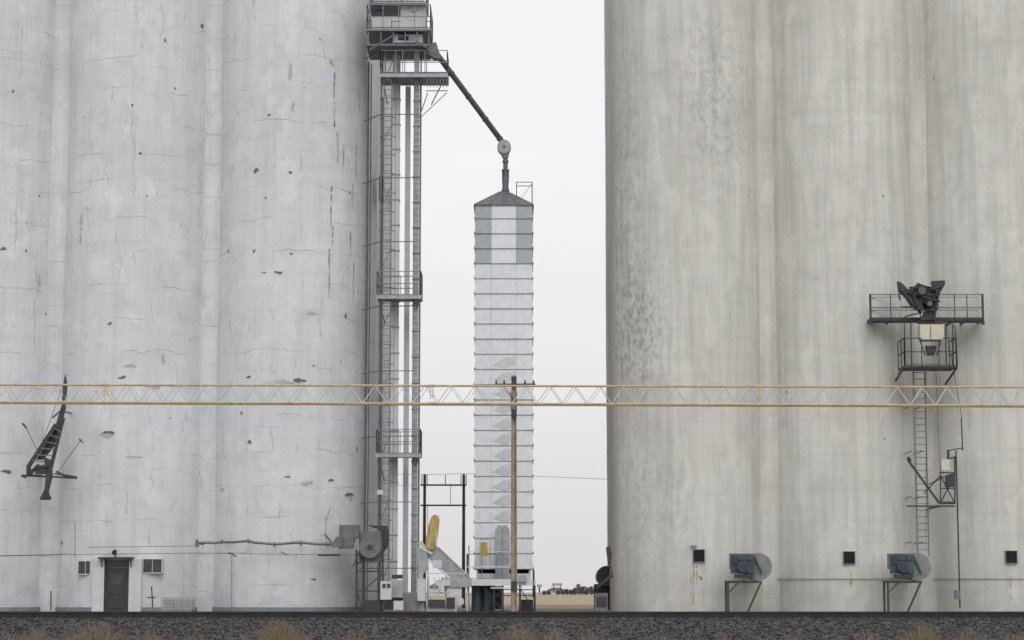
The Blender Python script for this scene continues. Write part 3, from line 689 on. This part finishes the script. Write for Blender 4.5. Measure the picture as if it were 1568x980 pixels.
for (pa,pb_,D,hh_) in ((655,712,600,2.2),(838,866,900,1.6),(884,905,850,2.0)):
    e=group('distant_grain_shed'); a,b_=multi(e,('walls','galvl',0),('roof','mid',0))
    q0=W(pa,907,D);q1=W(pb_,907,D); a.box(q0.x,q1.x,q0.y,q0.y+12,0,hh_); b_.prism([(q0.x-.5,hh_),(q1.x+.5,hh_),(q1.x-2,hh_+1.2),(q0.x+2,hh_+1.2)],q0.y-.5,q0.y+12.5); a.done(); b_.done()
tr=B('distant_tree_row','leaf')
def blob(cx,cy,zc,r,hh,n):
    for i in range(n):
        a_=random.uniform(0,6.28); rr=r*math.sqrt(random.random()); zz=zc+hh*(random.random())
        rr*=1-.6*abs((zz-zc)/hh-.4)
        p=Vector((cx+rr*math.cos(a_),cy+rr*math.sin(a_),zz)); s=.4
        tr.add([p+Vector((random.uniform(-s,s),random.uniform(-s,s),random.uniform(-s,s))) for _ in range(3)],[(0,1,2)])
for px,w,h in [(862,4,4),(868,4,6),(874,4,5),(880,5,8),(886,6,14),(892,4,10),(898,4,5),(905,6,10),(911,5,9),(840,5,3),(855,5,3),(690,5,3),(925,9,5),(833,4,3),(700,6,5)]:
    D=700; q=W(px,907,D); sc=D/F
    tr.tube((q.x,q.y,0),(q.x,q.y,h*sc*.6),.2,.1,5); blob(q.x,q.y,.5,w*sc*.7,h*sc,200)
tr.done()

# ---------------------------------------------------------------- ground, field, track
gr=B('ground','ground'); ys=[-1500,-300,-120,-70,-55,-46,-44.2,-43.4,-42,-37,-35.5,-20,0,50,200,1000,6000]; zs=[-.8]*6+[-.8,-.78,-.15,-.05,0,0,0,0,0,0,0]
xsn=[-6000,-1000,-200,-60,-30,-15,0,15,30,60,200,1000,6000]
vs=[(x,y_,z_) for y_,z_ in zip(ys,zs) for x in xsn]; n=len(xsn)
gr.add(vs,[(r*n+c_,r*n+c_+1,(r+1)*n+c_+1,(r+1)*n+c_) for r in range(len(ys)-1) for c_ in range(n-1)]); gr.done()
fd=B('stubble_field','field'); fd.add([(-6000,46,.02),(6000,46,.02),(6000,5900,.02),(-6000,5900,.02)],[(0,1,2,3)]); fd.done()
def bz(y_):
    pts=[(-43.9,-.74),(-41.9,.16),(-38.1,.16),(-36.6,.02)]
    if y_<=pts[0][0]: return -.74
    for (a0,z0),(a1,z1) in zip(pts,pts[1:]):
        if y_<=a1: return z0+(z1-z0)*(y_-a0)/(a1-a0)
    return .02
e=group('railway_track')
bs=B('ballast_bed','ballast',e); yl=[-43.9,-43.2,-42.5,-41.9,-40.5,-39,-38.1,-37.3,-36.6]; xl_=[-400,-60,-25,0,25,60,400]
vs=[(x,y_,bz(y_)) for y_ in yl for x in xl_]; n=len(xl_)
bs.add(vs,[(r*n+c_,r*n+c_+1,(r+1)*n+c_+1,(r+1)*n+c_) for r in range(len(yl)-1) for c_ in range(n-1)]); bs.done()
rl_,ti=multi(e,('rails','railst',0),('sleepers','dwood',0))
for yy in (-40.7,-39.265):
    rl_.box(-300,300,yy-.036,yy+.036,.335,.375); rl_.box(-300,300,yy-.012,yy+.012,.22,.335); rl_.box(-300,300,yy-.07,yy+.07,.2,.22)
x=-40
while x<40: ti.box(x,x+.22,-41.25,-38.7,.08,.2); x+=.55
rl_.done(); ti.done()
t=(1+5**.5)/2
iv=np.array([(-1,t,0),(1,t,0),(-1,-t,0),(1,-t,0),(0,-1,t),(0,1,t),(0,-1,-t),(0,1,-t),(t,0,-1),(t,0,1),(-t,0,-1),(-t,0,1)])/1.9
fi=np.array([(0,11,5),(0,5,1),(0,1,7),(0,7,10),(0,10,11),(1,5,9),(5,11,4),(11,10,2),(10,7,6),(7,1,8),(3,9,4),(3,4,2),(3,2,6),(3,6,8),(3,8,9),(4,9,5),(2,4,11),(6,2,10),(8,6,7),(9,8,1)])
NS=19000
xs=rng.uniform(-16,16,NS); yy=rng.uniform(-43.6,-41.2,NS)
zz=np.array([bz(v) for v in yy]); r=rng.lognormal(math.log(.024),.35,NS).clip(.012,.06)
ang=rng.uniform(0,6.28,NS); V=iv[None]*rng.uniform(.6,1.25,(NS,12,1))*r[:,None,None]*rng.uniform(.7,1.3,(NS,1,3))
ca,sa=np.cos(ang)[:,None],np.sin(ang)[:,None]
Vx=V[:,:,0]*ca-V[:,:,1]*sa+xs[:,None]; Vy=V[:,:,0]*sa+V[:,:,1]*ca+yy[:,None]; Vz=V[:,:,2]+(zz+r*.25+rng.uniform(0,.02,NS))[:,None]
VV=np.stack([Vx,Vy,Vz],2).reshape(-1,3); FF=(fi[None]+12*np.arange(NS)[:,None,None]).reshape(-1,3)
me=bpy.data.meshes.new('ballast_gravel'); me.from_pydata(VV.tolist(),[],FF.tolist()); me.materials.append(M['ballast']); me.update()
o=bpy.data.objects.new('ballast_gravel',me); scene.collection.objects.link(o)
gs=B('dry_grass','grass')
def tuft(px,top,width,n,D=56.6):
    c=W(px,975,D); zb=max(-.78,bz(D+CAMY)-.04); ht=Z(top,D)-zb
    for i in range(n):
        u=random.gauss(0,1)*width/F*D*.30; v=random.uniform(-.25,.25)
        base=Vector((c.x+u*.5,c.y+v,zb)); h=ht*random.uniform(.45,1.0)*math.exp(-(u/(width/F*D*.5))**2*.6)
        lean=Vector((u*.6+random.gauss(0,.07),random.gauss(0,.07),0)); w=random.uniform(.0025,.005)
        m1=base+Vector((0,0,h*.55))+lean*.4; tp=base+Vector((0,0,h))+lean
        gs.add([base-Vector((w,0,0)),base+Vector((w,0,0)),m1+Vector((w*.8,0,0)),m1-Vector((w*.8,0,0)),tp],[(0,1,2,3),(3,2,4)])
        for kx in range(3):
            s=base.lerp(tp,random.uniform(.5,.95)); q=s+Vector((random.gauss(0,.04),random.gauss(0,.03),random.uniform(.01,.07)))
            gs.add([s,s+Vector((w,0,.003)),q],[(0,1,2)])
for s in [(55,955,60,170),(145,943,110,380),(232,958,60,150),(424,940,90,380),(455,955,60,140),(540,960,50,90),(665,963,50,80),(800,946,70,240),(850,956,60,130),(905,964,50,80),(1010,966,60,60),(1110,964,40,50),
          (1222,964,50,70),(1330,961,60,110),(1412,943,80,300),(1480,956,60,110),(1550,960,60,100),(10,959,50,90),(300,964,60,70),(730,964,60,70)]: tuft(*s)
for i in range(70): tuft(random.uniform(-50,1620),random.uniform(964,976),30,22,56.3)
gs.done()

# ---------------------------------------------------------------- camera, sun, overcast sky
cam=bpy.data.cameras.new('camera'); co=bpy.data.objects.new('camera',cam); scene.collection.objects.link(co); scene.camera=co
cam.sensor_width=36; cam.lens=36*F/1568; cam.clip_start=.5; cam.clip_end=12000
co.location=(0,CAMY,CAMZ); co.rotation_euler=(math.pi/2+PITCH,0,0)
SE,SA=math.radians(42),math.radians(172)   # elevation, azimuth of the veiled sun (from +Y clockwise)
L=bpy.data.lights.new('sun','SUN'); L.energy=.95; L.angle=math.radians(40); L.color=(1,.98,.95)
lo=bpy.data.objects.new('sun',L); scene.collection.objects.link(lo)
dirv=Vector((math.sin(SA)*math.cos(SE),math.cos(SA)*math.cos(SE),math.sin(SE)))
lo.rotation_euler=dirv.to_track_quat('Z','Y').to_euler(); lo.location=(0,-60,60)
w=bpy.data.worlds.new('World'); scene.world=w; w.use_nodes=True; nt=w.node_tree; bg=nt.nodes['Background']
sky=nd(nt,'ShaderNodeTexSky'); sky.sky_type='NISHITA'; sky.sun_disc=False; sky.sun_elevation=SE; sky.sun_rotation=SA; sky.dust_density=4
hs=nd(nt,'ShaderNodeHueSaturation'); hs.inputs['Saturation'].default_value=.25; nt.links.new(sky.outputs[0],hs.inputs['Color'])
tc=nd(nt,'ShaderNodeTexCoord'); sx=nd(nt,'ShaderNodeSeparateXYZ'); nt.links.new(tc.outputs['Generated'],sx.inputs[0])
cr=nd(nt,'ShaderNodeValToRGB'); nt.links.new(sx.outputs['Z'],cr.inputs[0]); el=cr.color_ramp.elements
el[0].position=0; el[0].color=(.76,.745,.75,1); el[1].position=1; el[1].color=(1,1,1,1)
x_=el.new(.09); x_.color=(.85,.845,.85,1); x_=el.new(.2); x_.color=(.92,.922,.928,1)
cl_=noise(nt,mapping(nt,tc.outputs['Generated'],(1,1,4)),2.2,4)
c=mix(nt,1.0,cr.outputs[0],mix(nt,ramp(nt,cl_,.3,.7),(.96,.96,.97),(1.03,1.03,1.03)),'MULTIPLY')
gain=mix(nt,1.0,c,mix(nt,ramp(nt,sx.outputs['Z'],.3,.9),(10,10,10),(12.4,12.4,12.7)),'MULTIPLY')
f=mix(nt,.94,hs.outputs[0],gain)
nt.links.new(f,bg.inputs['Color']); bg.inputs['Strength'].default_value=.101
scene.view_settings.view_transform='Standard'; scene.view_settings.look='None'; scene.view_settings.exposure=0
